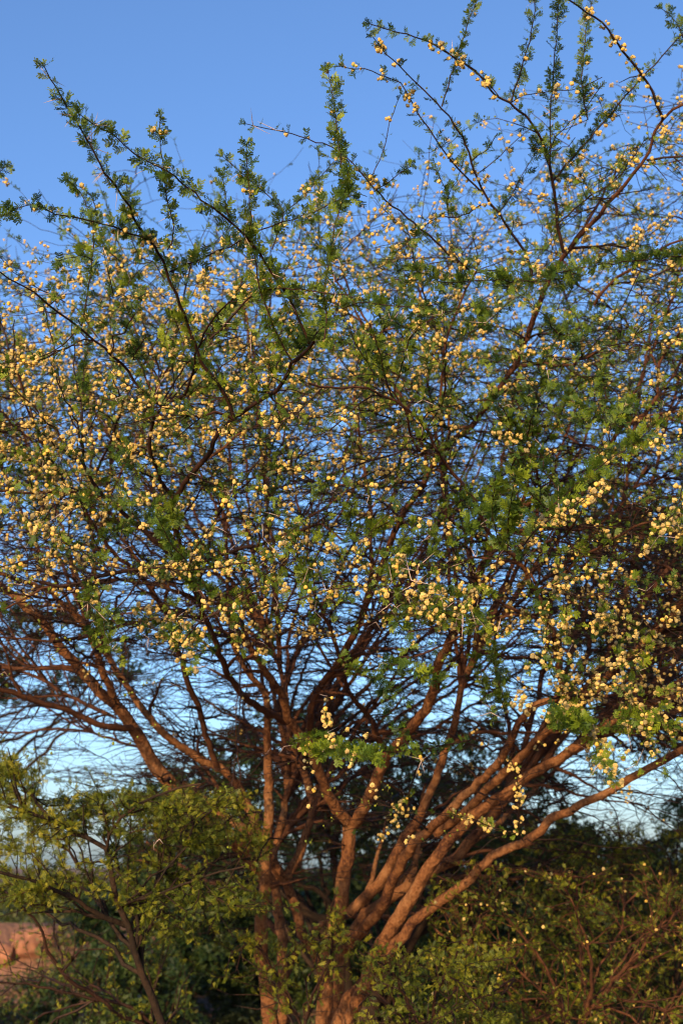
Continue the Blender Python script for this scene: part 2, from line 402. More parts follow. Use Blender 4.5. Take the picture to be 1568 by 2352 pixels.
# ------------------------------------------------------------------ the flowering acacia
def main_tree():
    root = link('acacia_tree', None); root.location = P(700, 2870, 6.0); root.location.z = 0
    bpy.context.view_layer.update()
    tag(root, 'tall many-stemmed thorny acacia covered in cream flower balls, spreading across the blue sky', 'tree')
    base = np.array(root.location)
    pl = Plant()
    stems, limbs, shoots = [], [], []
    gx = lambda u, Y: tuple(proj(np.array([P(u, 2352, Y)[0], Y, 0.0]))[:2])
    def stem(f, pts, Y0, Y1, w0, w1, root_u=None, **k):
        p, r = trace(f, pts, Y0, Y1, w0, w1, wig=.003, **k)
        if root_u is not None:     # carry it on down to the ground
            b = np.array([P(root_u, 2870, Y0)[0], Y0 + rng.uniform(-.1, .1), -.05])
            q, qr = smooth_path([b, (b * .45 + p[0] * .55) + rng.normal(0, .01, 3), p[0]], [r[0] * 1.35, r[0] * 1.1, r[0]], .05)
            p = np.vstack([q[:-1], p]); r = np.concatenate([qr[:-1], r])
        p, r = lumpy(p, r, .035); stems.append((p, r)); pl.add(p, r)
    def limb(f, pts, Y0, Y1, w0, w1, **k):
        p, r = trace(f, pts, Y0, Y1, w0, w1, **k); p, r = lumpy(p, r, .05); limbs.append((p, r)); pl.add(p, r)
    # the stems that rise from the root
    stem(ident, [(622,2352),(614,2274),(606,2218),(600,2160),(603,2078),(612,2022),(611,1966),(616,1910),(617,1865),(617,1793),(614,1703),(613,1613),(596,1570),(563,1534),(530,1470)], 5.9, 5.4, 36, 11, 660)
    stem(ident, [(652,2352),(650,2274),(648,2204),(646,2148),(640,2090),(634,2030),(628,1960),(650,1880),(660,1800),(650,1700),(640,1640)], 6.15, 6.6, 27, 12, 680)
    stem(ident, [(743,2352),(746,2288),(746,2218),(754,2162),(771,2120),(782,2078),(788,2022),(799,1966),(804,1899)], 5.9, 5.75, 38, 31, 715)
    stem(ident, [(740,2225),(722,2180),(695,2142),(684,2100),(674,2062),(656,2026),(636,1990),(600,1940),(540,1890),(470,1840),(420,1800)], 5.92, 5.9, 25, 20)
    stem(ident, [(776,2352),(804,2296),(838,2250),(856,2204),(876,2170),(908,2120),(941,2064),(975,2010),(1013,1950),(1066,1894),(1120,1850),(1181,1805),(1241,1765),(1301,1732),(1341,1701),(1401,1657),(1461,1625),(1568,1590),(1660,1560)], 5.7, 4.8, 34, 15, 745)
    stem(z1, [(850,1090),(930,960),(990,830),(1050,680),(1180,520),(1300,380),(1380,200),(1400,60),(1500,-150),(1560,-300),(1640,-480),(1760,-700),(1880,-890),(2040,-1010)], 5.75, 4.3, 27, 15)
    stem(z1, [(850,1090),(750,980),(680,850),(610,650),(560,530),(460,440),(400,250),(300,100),(200,-50),(100,-200),(0,-350)], 5.75, 4.9, 27, 11)
    stem(ident, [(799,2098),(838,2061),(880,2016),(908,1966),(941,1908),(975,1850),(1000,1790),(1020,1730),(1045,1660),(1060,1580),(1090,1500)], 5.8, 5.4, 26, 13)
    stem(ident, [(790,2180),(824,2148),(852,2110),(880,2074),(908,2010),(940,1950),(975,1915),(1013,1883),(1066,1829),(1101,1797),(1149,1741),(1177,1689),(1201,1645),(1221,1621),(1285,1597),(1283,1537),(1261,1437),(1229,1357),(1190,1290),(1165,1265)], 5.95, 4.0, 27, 9)
    stem(ident, [(800,2340),(850,2250),(900,2180),(950,2120),(1010,2070),(1066,2036),(1098,1998),(1146,1957),(1200,1934),(1242,1909),(1264,1880),(1306,1866),(1338,1845),(1401,1815),(1461,1775),(1521,1749),(1568,1725),(1680,1690)], 5.6, 4.6, 28, 14, 765)
    stem(ident, [(782,2180),(838,2106),(894,2062),(960,2020),(1040,1975),(1085,1925),(1134,1870),(1200,1795),(1290,1740),(1400,1680),(1500,1650),(1620,1610)], 6.2, 6.2, 26, 16, 745)
    stem(ident, [(620,2040),(600,2000),(560,1950),(500,1900),(430,1850),(395,1800),(360,1764),(332,1712),(304,1672),(280,1632),(240,1600),(200,1552),(172,1520),(136,1480),(100,1432),(60,1392),(24,1360),(-60,1300)], 5.9, 5.2, 38, 15)
    stem(ident, [(612,1990),(590,1900),(560,1830),(530,1785),(500,1762),(440,1730),(400,1702),(360,1668),(320,1616),(296,1580),(272,1545),(230,1480),(170,1400)], 5.95, 5.6, 24, 10)
    # limbs
    limb(ident, [(656,2020),(687,1960),(698,1924),(714,1882),(716,1840),(700,1780),(670,1720),(662,1650),(650,1560),(620,1480)], 5.9, 6.4, 21, 10)
    limb(ident, [(304,1672),(248,1668),(200,1652),(152,1628),(100,1616),(52,1596),(0,1584),(-100,1550)], 5.5, 5.0, 17, 9)
    limb(ident, [(248,1640),(180,1608),(140,1588),(80,1552),(32,1536),(-40,1515)], 5.6, 5.8, 9, 6)
    limb(ident, [(270,1620),(250,1572),(232,1532),(216,1480),(188,1432),(168,1410),(120,1364),(72,1340),(-30,1310)], 5.5, 4.9, 19, 9)
    limb(ident, [(500,1768),(472,1690),(454,1620),(432,1572),(420,1530),(400,1460),(370,1390),(320,1320),(260,1270),(200,1180),(150,1110)], 5.7, 4.6, 16, 8)
    limb(ident, [(330,1720),(288,1708),(200,1680),(120,1674),(40,1684),(-40,1678)], 6.3, 6.6, 7, 4)
    limb(ident, [(866,1700),(848,1649),(819,1613),(790,1560),(770,1480),(740,1400),(700,1330)], 5.8, 5.0, 13, 8)
    limb(ident, [(706,1700),(712,1650),(718,1612),(742,1568),(790,1500),(830,1420),(860,1340),(889,1264),(920,1190),(960,1130),(1000,1060),(1040,1010),(1080,980),(1110,945),(1155,880),(1180,840),(1209,780)], 5.6, 4.3, 17, 12)
    limb(ident, [(1001,1917),(1061,1870),(1121,1812),(1181,1752),(1241,1692),(1321,1610),(1381,1563),(1421,1529),(1481,1477),(1521,1440),(1568,1377),(1640,1290)], 5.6, 4.2, 20, 17)
    limb(ident, [(668,1660),(620,1640),(560,1600),(520,1540),(490,1460),(455,1380),(428,1300),(410,1234),(395,1174),(403,1144)], 5.5, 4.0, 17, 11)
    limb(c3, [(805,720),(870,620),(940,540),(1000,420),(1070,350),(1200,270),(1300,190),(1340,100),(1440,10)], 4.0, 3.2, 13, 8)
    limb(c3, [(800,720),(740,640),(700,540),(690,470),(700,380),(740,300),(850,240),(880,150),(900,60),(960,-80),(1050,-180)], 4.0, 3.2, 11, 4)
    limb(c3, [(740,295),(650,220),(560,100),(480,30),(380,-50),(220,-170),(100,-260),(-60,-350)], 3.7, 3.1, 8, 3)
    limb(c3, [(870,1040),(760,960),(650,860),(560,780),(480,720),(420,650),(380,560),(390,500)], 4.1, 3.8, 14, 7)
    limb(c4, [(760,960),(690,900),(640,800),(590,700),(520,610),(450,530),(400,430),(370,370),(330,330),(280,290),(200,250),(120,220),(0,220),(-150,200)], 4.0, 3.2, 9, 5)
    limb(c4, [(450,540),(350,490),(315,440),(300,330),(240,240)], 3.8, 3.6, 8, 5)
    limb(c4, [(590,390),(480,400),(455,300),(460,150),(480,0),(520,-120),(570,-240),(620,-320)], 4.5, 4.2, 8, 5)
    limb(c4, [(880,1150),(950,1120),(1080,1010),(1200,930),(1330,860),(1480,800)], 4.4, 4.0, 7, 5)
    limb(c2, [(850,1560),(900,1400),(940,1320),(1010,1180),(1080,1100),(1180,990),(1260,900),(1340,800),(1410,700),(1440,610),(1475,550),(1568,470),(1650,400)], 4.3, 3.6, 14, 7)
    limb(c2, [(1160,1400),(1220,1310),(1330,1230),(1450,1150),(1568,1100),(1700,1040)], 4.2, 3.8, 8, 5)
    limb(c4, [(1200,560),(1280,400),(1400,330),(1450,250),(1460,100),(1568,-60)], 4.6, 4.4, 11, 6)
    # the long shoots against the sky: (trace, leaf, flower, bud, thorn)
    def shoot(f, pts, Y0, Y1, w0, w1, leaf=1., flower=.3, bud=.1, thorn=.1, **k):
        p, r = trace(f, pts, Y0, Y1, w0, w1, step=.022, wig=.0016, **k)
        pl.add(p, r); shoots.append((p, r, leaf, flower, bud, thorn))
    shoot(c3, [(1075,360),(1040,260),(990,170),(930,100),(905,40),(880,-30),(830,-170),(780,-280),(730,-410),(640,-530),(570,-660),(480,-780),(400,-930),(340,-1040),(290,-1120),(230,-1210),(205,-1260)], 3.5, 2.7, 10, 2.6, .8, .05, .12, .12)
    shoot(c1, [(1420,1390),(1380,1290),(1320,1170),(1250,1070),(1190,970),(1110,880),(1020,800),(930,730),(850,660),(750,590),(620,520),(520,430),(430,380),(360,330)], 3.2, 2.7, 8, 2.2, 1.1, .04, .05, .16)
    shoot(c1, [(1340,1470),(1270,1350),(1220,1210),(1180,1080),(1165,960),(1155,860),(1150,760),(1140,650),(1135,560),(1130,480)], 3.2, 2.9, 5, 2, 1.5, .05, .02, .08)
    shoot(c1, [(770,960),(790,920),(800,840),(770,720),(760,620),(740,500),(735,400),(735,350)], 3.0, 2.8, 4, 2, .8, .12, 1.3, .08)
    shoot(c1, [(720,950),(680,920),(600,880),(520,850),(400,825),(250,790),(150,750),(80,770),(0,810)], 3.1, 2.8, 5, 2, .9, .35, .2, .12)
    shoot(c1, [(375,1310),(400,1170),(420,1060),(430,960),(430,860),(390,730),(340,660),(310,630)], 3.3, 3.2, 4.5, 2, 1.5, .1, .1, .08)
    shoot(c1, [(430,1010),(370,985),(300,1000),(270,1005)], 3.2, 3.1, 2.5, 1.5, 1.3, 0, 0, 0)
    shoot(c1, [(780,1060),(860,1030),(950,990),(1050,940),(1150,890),(1250,850),(1400,800),(1520,750),(1620,710)], 3.2, 3.1, 5, 2.2, .9, .25, .1, .08)
    shoot(c1, [(1490,1370),(1500,1290),(1490,1150),(1510,1000),(1540,850),(1590,680),(1600,600)], 3.1, 3.0, 5, 2, 1.6, .05, .05, .06)
    shoot(c1, [(1640,640),(1568,520),(1480,470),(1340,430),(1200,400),(1130,380)], 3.5, 3.3, 4, 1.8, .4, .5, .1, .05)
    shoot(ident, [(800,440),(785,390),(778,330),(773,280),(762,200),(755,165)], 3.3, 3.2, 4, 1.8, 1.2, .45, .1, .03)
    shoot(c1, [(1050,800),(1040,760),(1030,700),(1020,620)], 2.95, 2.9, 3, 1.6, 1.1, 0, .1, .2)
    shoot(c1, [(1250,960),(1300,790),(1220,700),(1100,600),(1020,530)], 3.8, 3.7, 3.5, 1.8, 1., .05, .1, .05)
    shoot(c1, [(1290,800),(1390,720),(1470,620),(1568,520)], 3.7, 3.6, 3, 1.6, 1.3, .1, 0, .03)
    shoot(c1, [(950,1380),(1050,1290),(1120,1200),(1200,1150),(1300,1140),(1450,1150),(1600,1170)], 3.2, 3.0, 6, 3, .9, .25, .2, .05)
    shoot(c1, [(760,1100),(700,1010),(640,990),(600,880),(590,720),(580,640)], 3.9, 3.8, 3, 1.6, .8, .45, .1, .05)
    shoot(c1, [(540,1000),(470,920),(420,720),(330,640)], 3.7, 3.6, 3, 1.6, .8, .4, .1, .05)
    shoot(c1, [(520,1180),(500,1060),(480,980),(470,930)], 3.3, 3.2, 3, 1.6, .7, .4, .1, .05)
    shoot(c1, [(300,1200),(200,1150),(120,1100),(60,1060),(0,990)], 3.4, 3.3, 3, 1.6, .4, .6, .1, .05)
    shoot(c1, [(-80,640),(0,600),(40,575)], 3.6, 3.5, 3, 1.6, 1.2, 0, 0, 0)
    # right top
    shoot(c2, [(1020,1160),(1000,1080),(985,950),(965,820),(940,700),(900,610),(840,530),(770,470),(700,430),(640,350),(560,290),(480,240),(400,190),(300,160),(200,130),(130,110)], 4.0, 3.3, 9.5, 2.5, .7, .05, .1, .03)
    shoot(c2, [(720,440),(640,350),(560,290),(480,240),(400,190)], 3.5, 3.35, 3, 2, .4, 2.6, .2, .02)
    shoot(c2, [(870,1270),(860,1200),(790,1080),(720,980),(660,900),(610,780),(570,660),(520,570),(460,500),(380,420),(300,330),(200,250),(150,170)], 4.0, 3.4, 8, 2.5, .5, .55, .2, .03)
    shoot(c2, [(640,880),(560,800),(480,710),(430,630),(370,550),(330,480),(270,380),(200,350),(100,320),(0,310),(-60,305)], 3.8, 3.4, 5, 2, .4, .9, .1, .03)
    shoot(c2, [(970,830),(1030,760),(1110,670),(1190,580),(1270,480),(1340,400),(1400,330),(1500,230),(1568,150),(1640,80)], 3.9, 3.6, 6, 2.5, .9, .5, .1, .03)
    shoot(c2, [(1475,550),(1440,460),(1400,380),(1330,280),(1250,180),(1200,100),(1130,60),(1050,0),(960,-60)], 3.7, 3.3, 8, 4, .35, .75, .1, .04)
    shoot(c2, [(950,760),(955,680),(960,500),(970,350),(985,200),(995,100),(1000,0),(1000,-60)], 3.7, 3.4, 4, 2, 1.0, .1, .1, .06)
    shoot(c2, [(780,470),(810,370),(850,230),(880,100),(885,0),(880,-60)], 3.5, 3.3, 4.5, 2, .8, .4, .3, .04)
    shoot(c2, [(1130,550),(1105,400),(1110,250),(1130,100),(1150,0),(1160,-60)], 3.8, 3.7, 4, 2, 1.7, .15, .05, .04)
    shoot(c2, [(460,490),(500,350),(550,200),(590,80),(620,0),(640,-40)], 3.6, 3.5, 4, 2, 1., .3, .1, .03)
    shoot(c2, [(1400,735),(1480,725),(1568,720),(1700,700)], 3.7, 3.6, 6, 5, .5, .4, .1, .03)
    shoot(c2, [(1640,250),(1568,170),(1530,100),(1470,40)], 3.8, 3.7, 3, 2, 1.3, .3, .1, .03)
    shoot(c2, [(120,860),(190,700),(220,560),(270,430)], 3.7, 3.6, 3, 2, .4, .3, .1, .03)
    shoot(c2, [(600,1260),(430,1110),(300,1000),(200,920),(120,830),(50,750),(0,690),(-40,600)], 3.8, 3.5, 6, 2.5, .6, .7, .1, .03)
    shoot(c2, [(150,880),(210,840),(260,800),(320,760)], 3.6, 3.5, 3, 2, 1.0, .3, .1, .03)
    shoot(c2, [(640,940),(560,990),(440,1000),(330,1090),(250,1160)], 3.8, 3.5, 4, 2, .7, .8, .1, .03)
    shoot(c2, [(490,990),(480,880),(450,830),(435,780)], 3.6, 3.5, 3, 1.6, 1., .5, .1, .03)
    shoot(c2, [(720,980),(790,880),(830,800),(880,720),(900,650)], 4.0, 3.8, 3, 1.6, .8, .4, .1, .03)
    shoot(c2, [(620,800),(700,740),(780,660),(870,590)], 3.8, 3.7, 3, 1.6, .4, .8, .1, .03)
    shoot(c2, [(990,1030),(1070,960),(1150,890),(1230,850),(1330,740),(1380,650)], 3.9, 3.7, 4, 2, .7, .8, .1, .03)
    shoot(c2, [(1240,910),(1160,905),(1120,850),(1080,760)], 3.9, 3.8, 4, 2, .6, .6, .1, .03)
    shoot(c2, [(1090,1250),(980,1290),(850,1290),(700,1290),(550,1290),(450,1290),(330,1240)], 3.1, 2.9, 3, 1.8, 2.2, .02, 0, .02)
    shoot(c2, [(1700,1170),(1568,1180),(1400,1190),(1250,1210),(1050,1240),(950,1270)], 3.2, 3.0, 4, 2, 2.0, .08, 0, .02)
    shoot(c2, [(0,1420),(80,1390),(200,1400),(300,1410),(450,1400)], 3.1, 3.0, 3, 2, 1.8, .1, 0, .02)
    # sprays hanging in front of the crown
    shoot(c4, [(760,960),(765,900),(768,800),(780,700),(800,600)], 3.1, 2.9, 3.5, 2, 2.6, .05, 0, .08)
    shoot(c4, [(740,950),(700,860),(690,760),(700,660)], 3.15, 3.0, 3.5, 2, 2.0, .05, 0, .08)
    shoot(c3, [(860,1010),(800,950),(760,880),(720,800)], 3.3, 3.2, 3, 2, 2.2, .02, 0, .02)
    shoot(c4, [(940,780),(1030,700),(1200,560),(1330,480),(1440,380)], 3.1, 3.0, 4, 2, .9, .1, .4, .03)
    shoot(c4, [(820,960),(880,880),(960,820),(1060,760),(1150,700),(1220,640)], 3.15, 3.0, 4, 2, .5, 1.9, .6, .03)
    shoot(c4, [(1568,660),(1530,780),(1450,860),(1430,900)], 3.2, 3.1, 3, 2, .3, 1.1, .2, .03)
    shoot(c4, [(940,1130),(1060,1090),(1150,1060),(1250,1040),(1330,990),(1420,950)], 3.3, 3.1, 3, 2, .3, 1.0, .3, .05)
    shoot(c3, [(0,1040),(120,1010),(260,990),(420,1010),(560,1050),(700,1040),(860,1050),(1000,1040),(1150,1010)], 3.7, 3.3, 4, 3, .5, .9, .4, .03)
    shoot(c3, [(150,840),(260,900),(350,960),(480,1010)], 3.4, 3.3, 3, 2, .3, .9, .3, .03)
    shoot(c3, [(860,1060),(900,960),(960,860),(1020,790),(1080,700)], 3.4, 3.2, 3, 2, .1, 1.3, .4, .02)
    shoot(c3, [(-20,500),(30,650),(100,780),(180,870),(280,880)], 3.3, 3.2, 3, 2, .6, 1.0, .3, .02)
    shoot(ident, [(1200,1930),(1190,1900),(1192,1860),(1188,1800),(1170,1740)], 4.2, 4.0, 3, 2, .1, 1.4, .2, 0)
    shoot(ident, [(1190,1915),(1130,1900),(1080,1880),(1040,1870)], 4.2, 4.1, 3, 2, .5, .5, .2, 0)
    shoot(ident, [(930,1870),(960,1760),(1010,1720)], 4.4, 4.2, 3, 2, .2, .6, .1, 0)
    shoot(ident, [(1080,1700),(960,1722),(860,1726),(760,1716),(680,1698)], 4.2, 3.9, 4, 2, 1.1, .05, .8, .02)
    shoot(ident, [(560,1400),(552,1560),(548,1680),(530,1820)], 4.6, 4.4, 4, 2, 0, 0, 0, .05)
    shoot(ident, [(420,1500),(430,1460),(490,1410),(590,1400),(700,1370),(820,1340)], 3.5, 3.3, 4, 2.5, .2, .5, .2, .1)

    # random growth: how full (twigs), flowery and leafy the crown is where it is seen
    D = np.array([[0,0,0,0,0,0,0,0],[0,0,0,0,0,.15,.4,.7],[.05,.3,.4,.6,1.0,1.4,1.5,1.8],[1.3,2.2,3.0,3.4,3.0,2.4,3.2,3.6],[5,5.5,6,6,6,6,7,7.5],[7,8,8,8,8,8,8.5,9],
                  [9,9,9,8,8.5,9,9,9],[8.5,9,9,9,9,8.5,8.5,9],[5,7,9,9,8,7,7,8.5],[.4,3,6,6.5,6,6,4,2.5],[0,0,1,1,1,1,.2,.2],[0,0,0,0,0,0,0,0]], float)
    Fl = np.array([[3,3,3,4,6,6,5,5],[2,1,2,4,7,6,5,6],[5,3,4,5,7,6,5,5],[9,9,8,7,7,6,3,3],[9,9,8,7,6,3,2,3],[9,6,5,5,4,2,1,2],
                  [4,1.5,1,2,2,1.5,2,2],[.3,.3,1.5,2.5,2,3,4,5.5],[.5,.6,.8,1,1,2,5,7],[0,0,0,.5,3,4,3,3],[0,0,0,0,2,2,.5,.2],[0]*8], float)
    Gr = np.array([[5]*8,[5]*8,[5,5,5,5,5,5,5,5],[5,6,6,7,7,7,7,6],[6,7,7,7,7,7,6,5],[5,6,5,5,5,6,6,4],[3,3,4,3,4,7,6,3],[1,2,3,4,4,5,4,3],
                   [1,1,2,1,2,2,3,3],[1,1,1,1,1,1,1,1],[1]*8,[1]*8], float)
    def look(M, u, v):
        x = np.clip(u / 196 - .5, 0, 6.999); y = np.clip(v / 196 - .5, 0, 10.999)
        i, j = x.astype(int), y.astype(int); fx, fy = x - i, y - j
        return (M[j, i] * (1 - fx) + M[j, i + 1] * fx) * (1 - fy) + (M[j + 1, i] * (1 - fx) + M[j + 1, i + 1] * fx) * fy
    def sample(n, Ya, Yb, ypow=1.0, pad=300, near=.05):
        out = []; got = 0
        while got < n:
            m = n * 4
            u = rng.uniform(-pad, 1568 + pad, m); v = rng.uniform(60, 2150, m); Y = Ya + (Yb - Ya) * rng.uniform(0, 1, m)**ypow
            Y = np.where(rng.random(m) < near, rng.uniform(3.2, Ya, m), Y)
            p = P(u, v, Y)
            rr = np.hypot(p[:, 0] - base[0], p[:, 1] - base[1])
            keep = rng.uniform(0, 9, m) < look(D, u, v)
            keep &= rr < 3.6
            keep &= p[:, 2] > .75 + .30 * rr          # the crown opens like a vase
            keep &= p[:, 2] < 5.4 - .14 * rr**1.2
            keep &= (Y > np.interp(v, [1250, 1500, 1700], [0, 4.9, 5.6])) | (rng.random(m) < .06) | (u > 1250) & (v < 1650)
            out.append(p[keep]); got += keep.sum()
        return np.concatenate(out)[:n]
    LA = pl.grow(sample(190, 4.1, 8.2), .020, .006, .05, .004, 2.6, pull=1.4, knear=120)
    LB = pl.grow(sample(1150, 4.1, 9.0), .0105, .0035, .04, .0035, 1.6, pull=1.4, knear=160, flat=.5)
    zones = [(60,1120,70,60,1),(150,1230,120,25,1),(330,1280,120,22,1),(470,1240,50,50,1),(600,1300,90,40,1),(700,1230,60,40,1),(430,1450,60,50,1),(560,1460,70,60,1),(680,1390,80,45,1),(800,1370,80,40,1),
             (880,1290,60,40,1),(960,1340,70,40,1),(1010,1430,60,50,1),(1080,1380,60,40,1),(1200,1410,80,50,.8),(1290,1480,80,50,.8),(1400,1450,90,60,.7),(1480,1560,80,70,1.1),(1540,1700,60,60,1.1),(1430,1780,80,25,1),
             (1330,1330,80,25,1),(1540,1200,30,50,1),(1250,1190,60,40,1.4),(400,850,200,130,1),(200,880,160,140,1.2),(850,880,120,90,.8),(100,700,90,60,1)]
    zl = [(430,1470,40,25,0),(700,730,90,60,0),(850,790,70,50,0),(920,700,90,25,0),(1150,760,90,60,0),(1250,900,90,40,0),(1180,1000,60,60,0),(1060,1170,60,60,0),(950,1180,60,50,0),(1200,1110,60,60,0),(260,720,60,40,0),
          (350,760,70,50,0),(500,880,90,70,0),(380,1210,22,50,0),(520,1370,25,50,0),(240,1490,20,40,0),(970,1590,35,30,0),(1100,1470,80,30,0),(1300,1660,40,25,0),(1490,1660,40,12,0),(730,1330,40,25,0),(600,700,80,40,0),(1400,930,60,30,0),(880,1730,40,8,0)]
    zt = []; zk = []
    for (zu, zv, su, sv, kk), num in [(z_, int(7 * z_[4])) for z_ in zones] + [(z_, 4) for z_ in zl]:
        for _ in range(num):
            zt.append(P(zu + rng.normal(0, su * .8), zv + rng.normal(0, sv * .8), rng.uniform(3.3, 3.9))); zk.append(1)
    LF = pl.grow(zt, .0035, .0016, .028, .004, .75, pull=1.3, knear=200)
    for p, r in LF:
        u, v, z = proj(p[-1]); best = min(zones + zl, key=lambda q_: ((u - q_[0]) / q_[2])**2 + ((v - q_[1]) / q_[3])**2)
        h = len(p) // 3
        if best[4] > 0: shoots.append((p[h:], r[h:], .35, rng.uniform(.3, 1.5), .35, .12))
        else: shoots.append((p[h:], r[h:], rng.uniform(.8, 1.6), .03, .05, .08))
        LB.append((p[:h + 1], r[:h + 1])) if h > 1 else None
    LC = pl.grow(sample(4600, 4.1, 9.2), .0048, .0017, .035, .004, .9, pull=1.2, knear=90, flat=1.2)
    LD = pl.grow(sample(46000, 4.1, 9.2), .0027, .0012, .045, .003, .45, pull=1.0, knear=50, flat=1.2)
    # meshes
    for p in stems:
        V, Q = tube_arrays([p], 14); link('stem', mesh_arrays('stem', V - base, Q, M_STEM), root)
    for p in limbs + LA:
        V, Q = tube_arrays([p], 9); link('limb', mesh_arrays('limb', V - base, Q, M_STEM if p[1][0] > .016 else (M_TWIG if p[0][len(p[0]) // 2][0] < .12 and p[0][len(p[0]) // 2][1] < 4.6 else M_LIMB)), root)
    for p, r, *_ in shoots:
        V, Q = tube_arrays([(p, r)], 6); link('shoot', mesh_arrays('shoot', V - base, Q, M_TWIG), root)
    sc = []
    for p, r in LB:
        u, v, z = proj(p[len(p) // 2]); sc.append((r[0] / z) if 0 < u < 1568 and 0 < v < 2352 else 0)
    o_ = np.argsort(-np.array(sc))
    for i in o_[:280]:
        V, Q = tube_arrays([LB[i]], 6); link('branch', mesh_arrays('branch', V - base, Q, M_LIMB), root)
    V, Q = tube_arrays([LB[i] for i in o_[280:]] + LC, 4); nV = len(V)
    V2, Q2 = tube_arrays(LD, 3, nV)
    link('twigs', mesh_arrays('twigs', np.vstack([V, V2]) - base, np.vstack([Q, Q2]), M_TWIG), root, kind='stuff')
    # nodes that may carry leaves, balls, buds and thorns
    pos = {'leaf': [], 'ball': [], 'bud': [], 'thorn': []}; dr = {k: [] for k in pos}; sz = {k: [] for k in pos}
    def put(k, p, d, s): pos[k].append(p); dr[k].append(d); sz[k].append(s)
    def around(t, n, lift, up):
        a = norm(np.cross(t, rng.normal(0, 1, (n, 3)))); return norm(a + lift * t + np.array([0, 0, up]))
    for p, r, lf, fl, bd, th in shoots:
        seg = np.diff(p, axis=0); L = np.linalg.norm(seg, axis=1).sum()
        def spots(rate):
            n = rng.poisson(rate * L); i = rng.integers(0, len(seg), n); return p[i] + seg[i] * rng.uniform(0, 1, (n, 1)), norm(seg[i]), n
        x, t, n = spots(125 * lf + (140 if lf > .75 else 0)); sh = 1.1 - .35 * rng.random(); put('leaf', x, around(t, n, .45, .3), rng.uniform(.75, 1.3, n) * sh)
        if lf > .3: put('leaf', np.repeat(p[-1:], 5, 0), around(np.repeat(norm(seg[-1:]), 5, 0), 5, 1.4, 0), rng.uniform(.6, .9, 5))
        x, t, n = spots(36 * fl); m = rng.integers(1, 5, n); x, t = np.repeat(x, m, 0), np.repeat(t, m, 0); n = len(x); put('ball', x + rng.normal(0, .0015, x.shape), around(t, n, .2, 0), rng.uniform(.65, 1.2, n))
        x, t, n = spots(75 * bd); put('bud', x, around(t, n, .2, 0), rng.uniform(.8, 1.3, n))
        x, t, n = spots(45 * th); put('thorn', x, around(t, n, .1, 0), rng.uniform(.55, 1.15, n))
    for si, n_, up in ((0, 9, 14), (1, 4, 30), (9, 2, 6)):
        p = shoots[si][0]
        for k in range(n_):
            i = len(p) - 1 - int(rng.integers(1, up)); put('thorn', p[i:i + 1], norm(rng.normal(0, 1, (1, 3)) * np.array([1, .4, .8])), np.array([rng.uniform(.7, 1.1)]))
    # for the random twigs, one draw per twig makes some flowery, some leafy, some bare
    for (p, r) in LC + LD:
        mid = p[len(p) // 2]; u, v, z = proj(mid)
        if u < -420 or u > 1990: continue
        rr = math.hypot(mid[0] - base[0], mid[1] - base[1])
        top = mid[2] > 3.4 - .1 * rr
        Y = mid[1]
        if Y < 4.6: s = 1.0
        elif Y < 5.4: s = .75 if top else .15
        elif Y < 7.2: s = .5 if top else .03
        else: s = .45 if (top or rr > 2.2) else .05
        low = float(np.interp(v, [1150, 1350], [1, .25])); g = low * float(look(Gr, np.array(u), np.array(v))) / 9; f = float(look(Fl, np.array(u), np.array(v))) / 9
        if Y > 6.5: g *= 1.3; f *= .5
        seg = np.diff(p, axis=0); L = np.linalg.norm(seg, axis=1).sum()
        def spots(rate):
            n = rng.poisson(rate * L); i = rng.integers(0, len(seg), n); return p[i] + seg[i] * rng.uniform(0, 1, (n, 1)), norm(seg[i]), n
        if rng.random() < g * 1.15:
            x, t, n = spots(44 * s * rng.uniform(.5, 1.6)); put('leaf', x, around(t, n, .5, .35), rng.uniform(.45, 1.05, n))
        if rng.random() < f * .75:
            x, t, n = spots(16 * s * rng.uniform(.5, 1.9)); m = rng.integers(1, 5, n); x, t = np.repeat(x, m, 0), np.repeat(t, m, 0); n = len(x); put('ball', x + rng.normal(0, .0015, x.shape), around(t, n, .2, .1), rng.uniform(.6, 1.15, n))
        if Y < 4.5 and rng.random() < .22:
            x, t, n = spots(22); put('bud', x, around(t, n, .2, 0), rng.uniform(.8, 1.4, n))
        if Y < 4.8 and rng.random() < .2:
            x, t, n = spots(2.5); put('thorn', x, around(t, n, .1, 0), rng.uniform(.4, .8, n))
    cat = lambda k: (np.concatenate(pos[k]) - base, np.concatenate(dr[k]), np.concatenate(sz[k]))
    for k, part, stuff, ms, n1 in (('leaf', 'leaf', 'foliage', LEAVES, 296), ('ball', 'flower_head', 'blossoms', BALLS, 296), ('bud', 'flower_bud', 'flower_buds', BUDS, 200), ('thorn', 'thorn', 'thorns', THORNS, 280)):
        x, d, s = cat(k)
        idx = rng.integers(0, len(ms), len(x))
        if k == 'ball': idx = np.where(rng.random(len(x)) < .12, 3, rng.integers(0, 3, len(x)))
        place_organs2(part, stuff, root, base, x, d, s, ms, n1, idx)
        print('ORGANS', k, len(x))

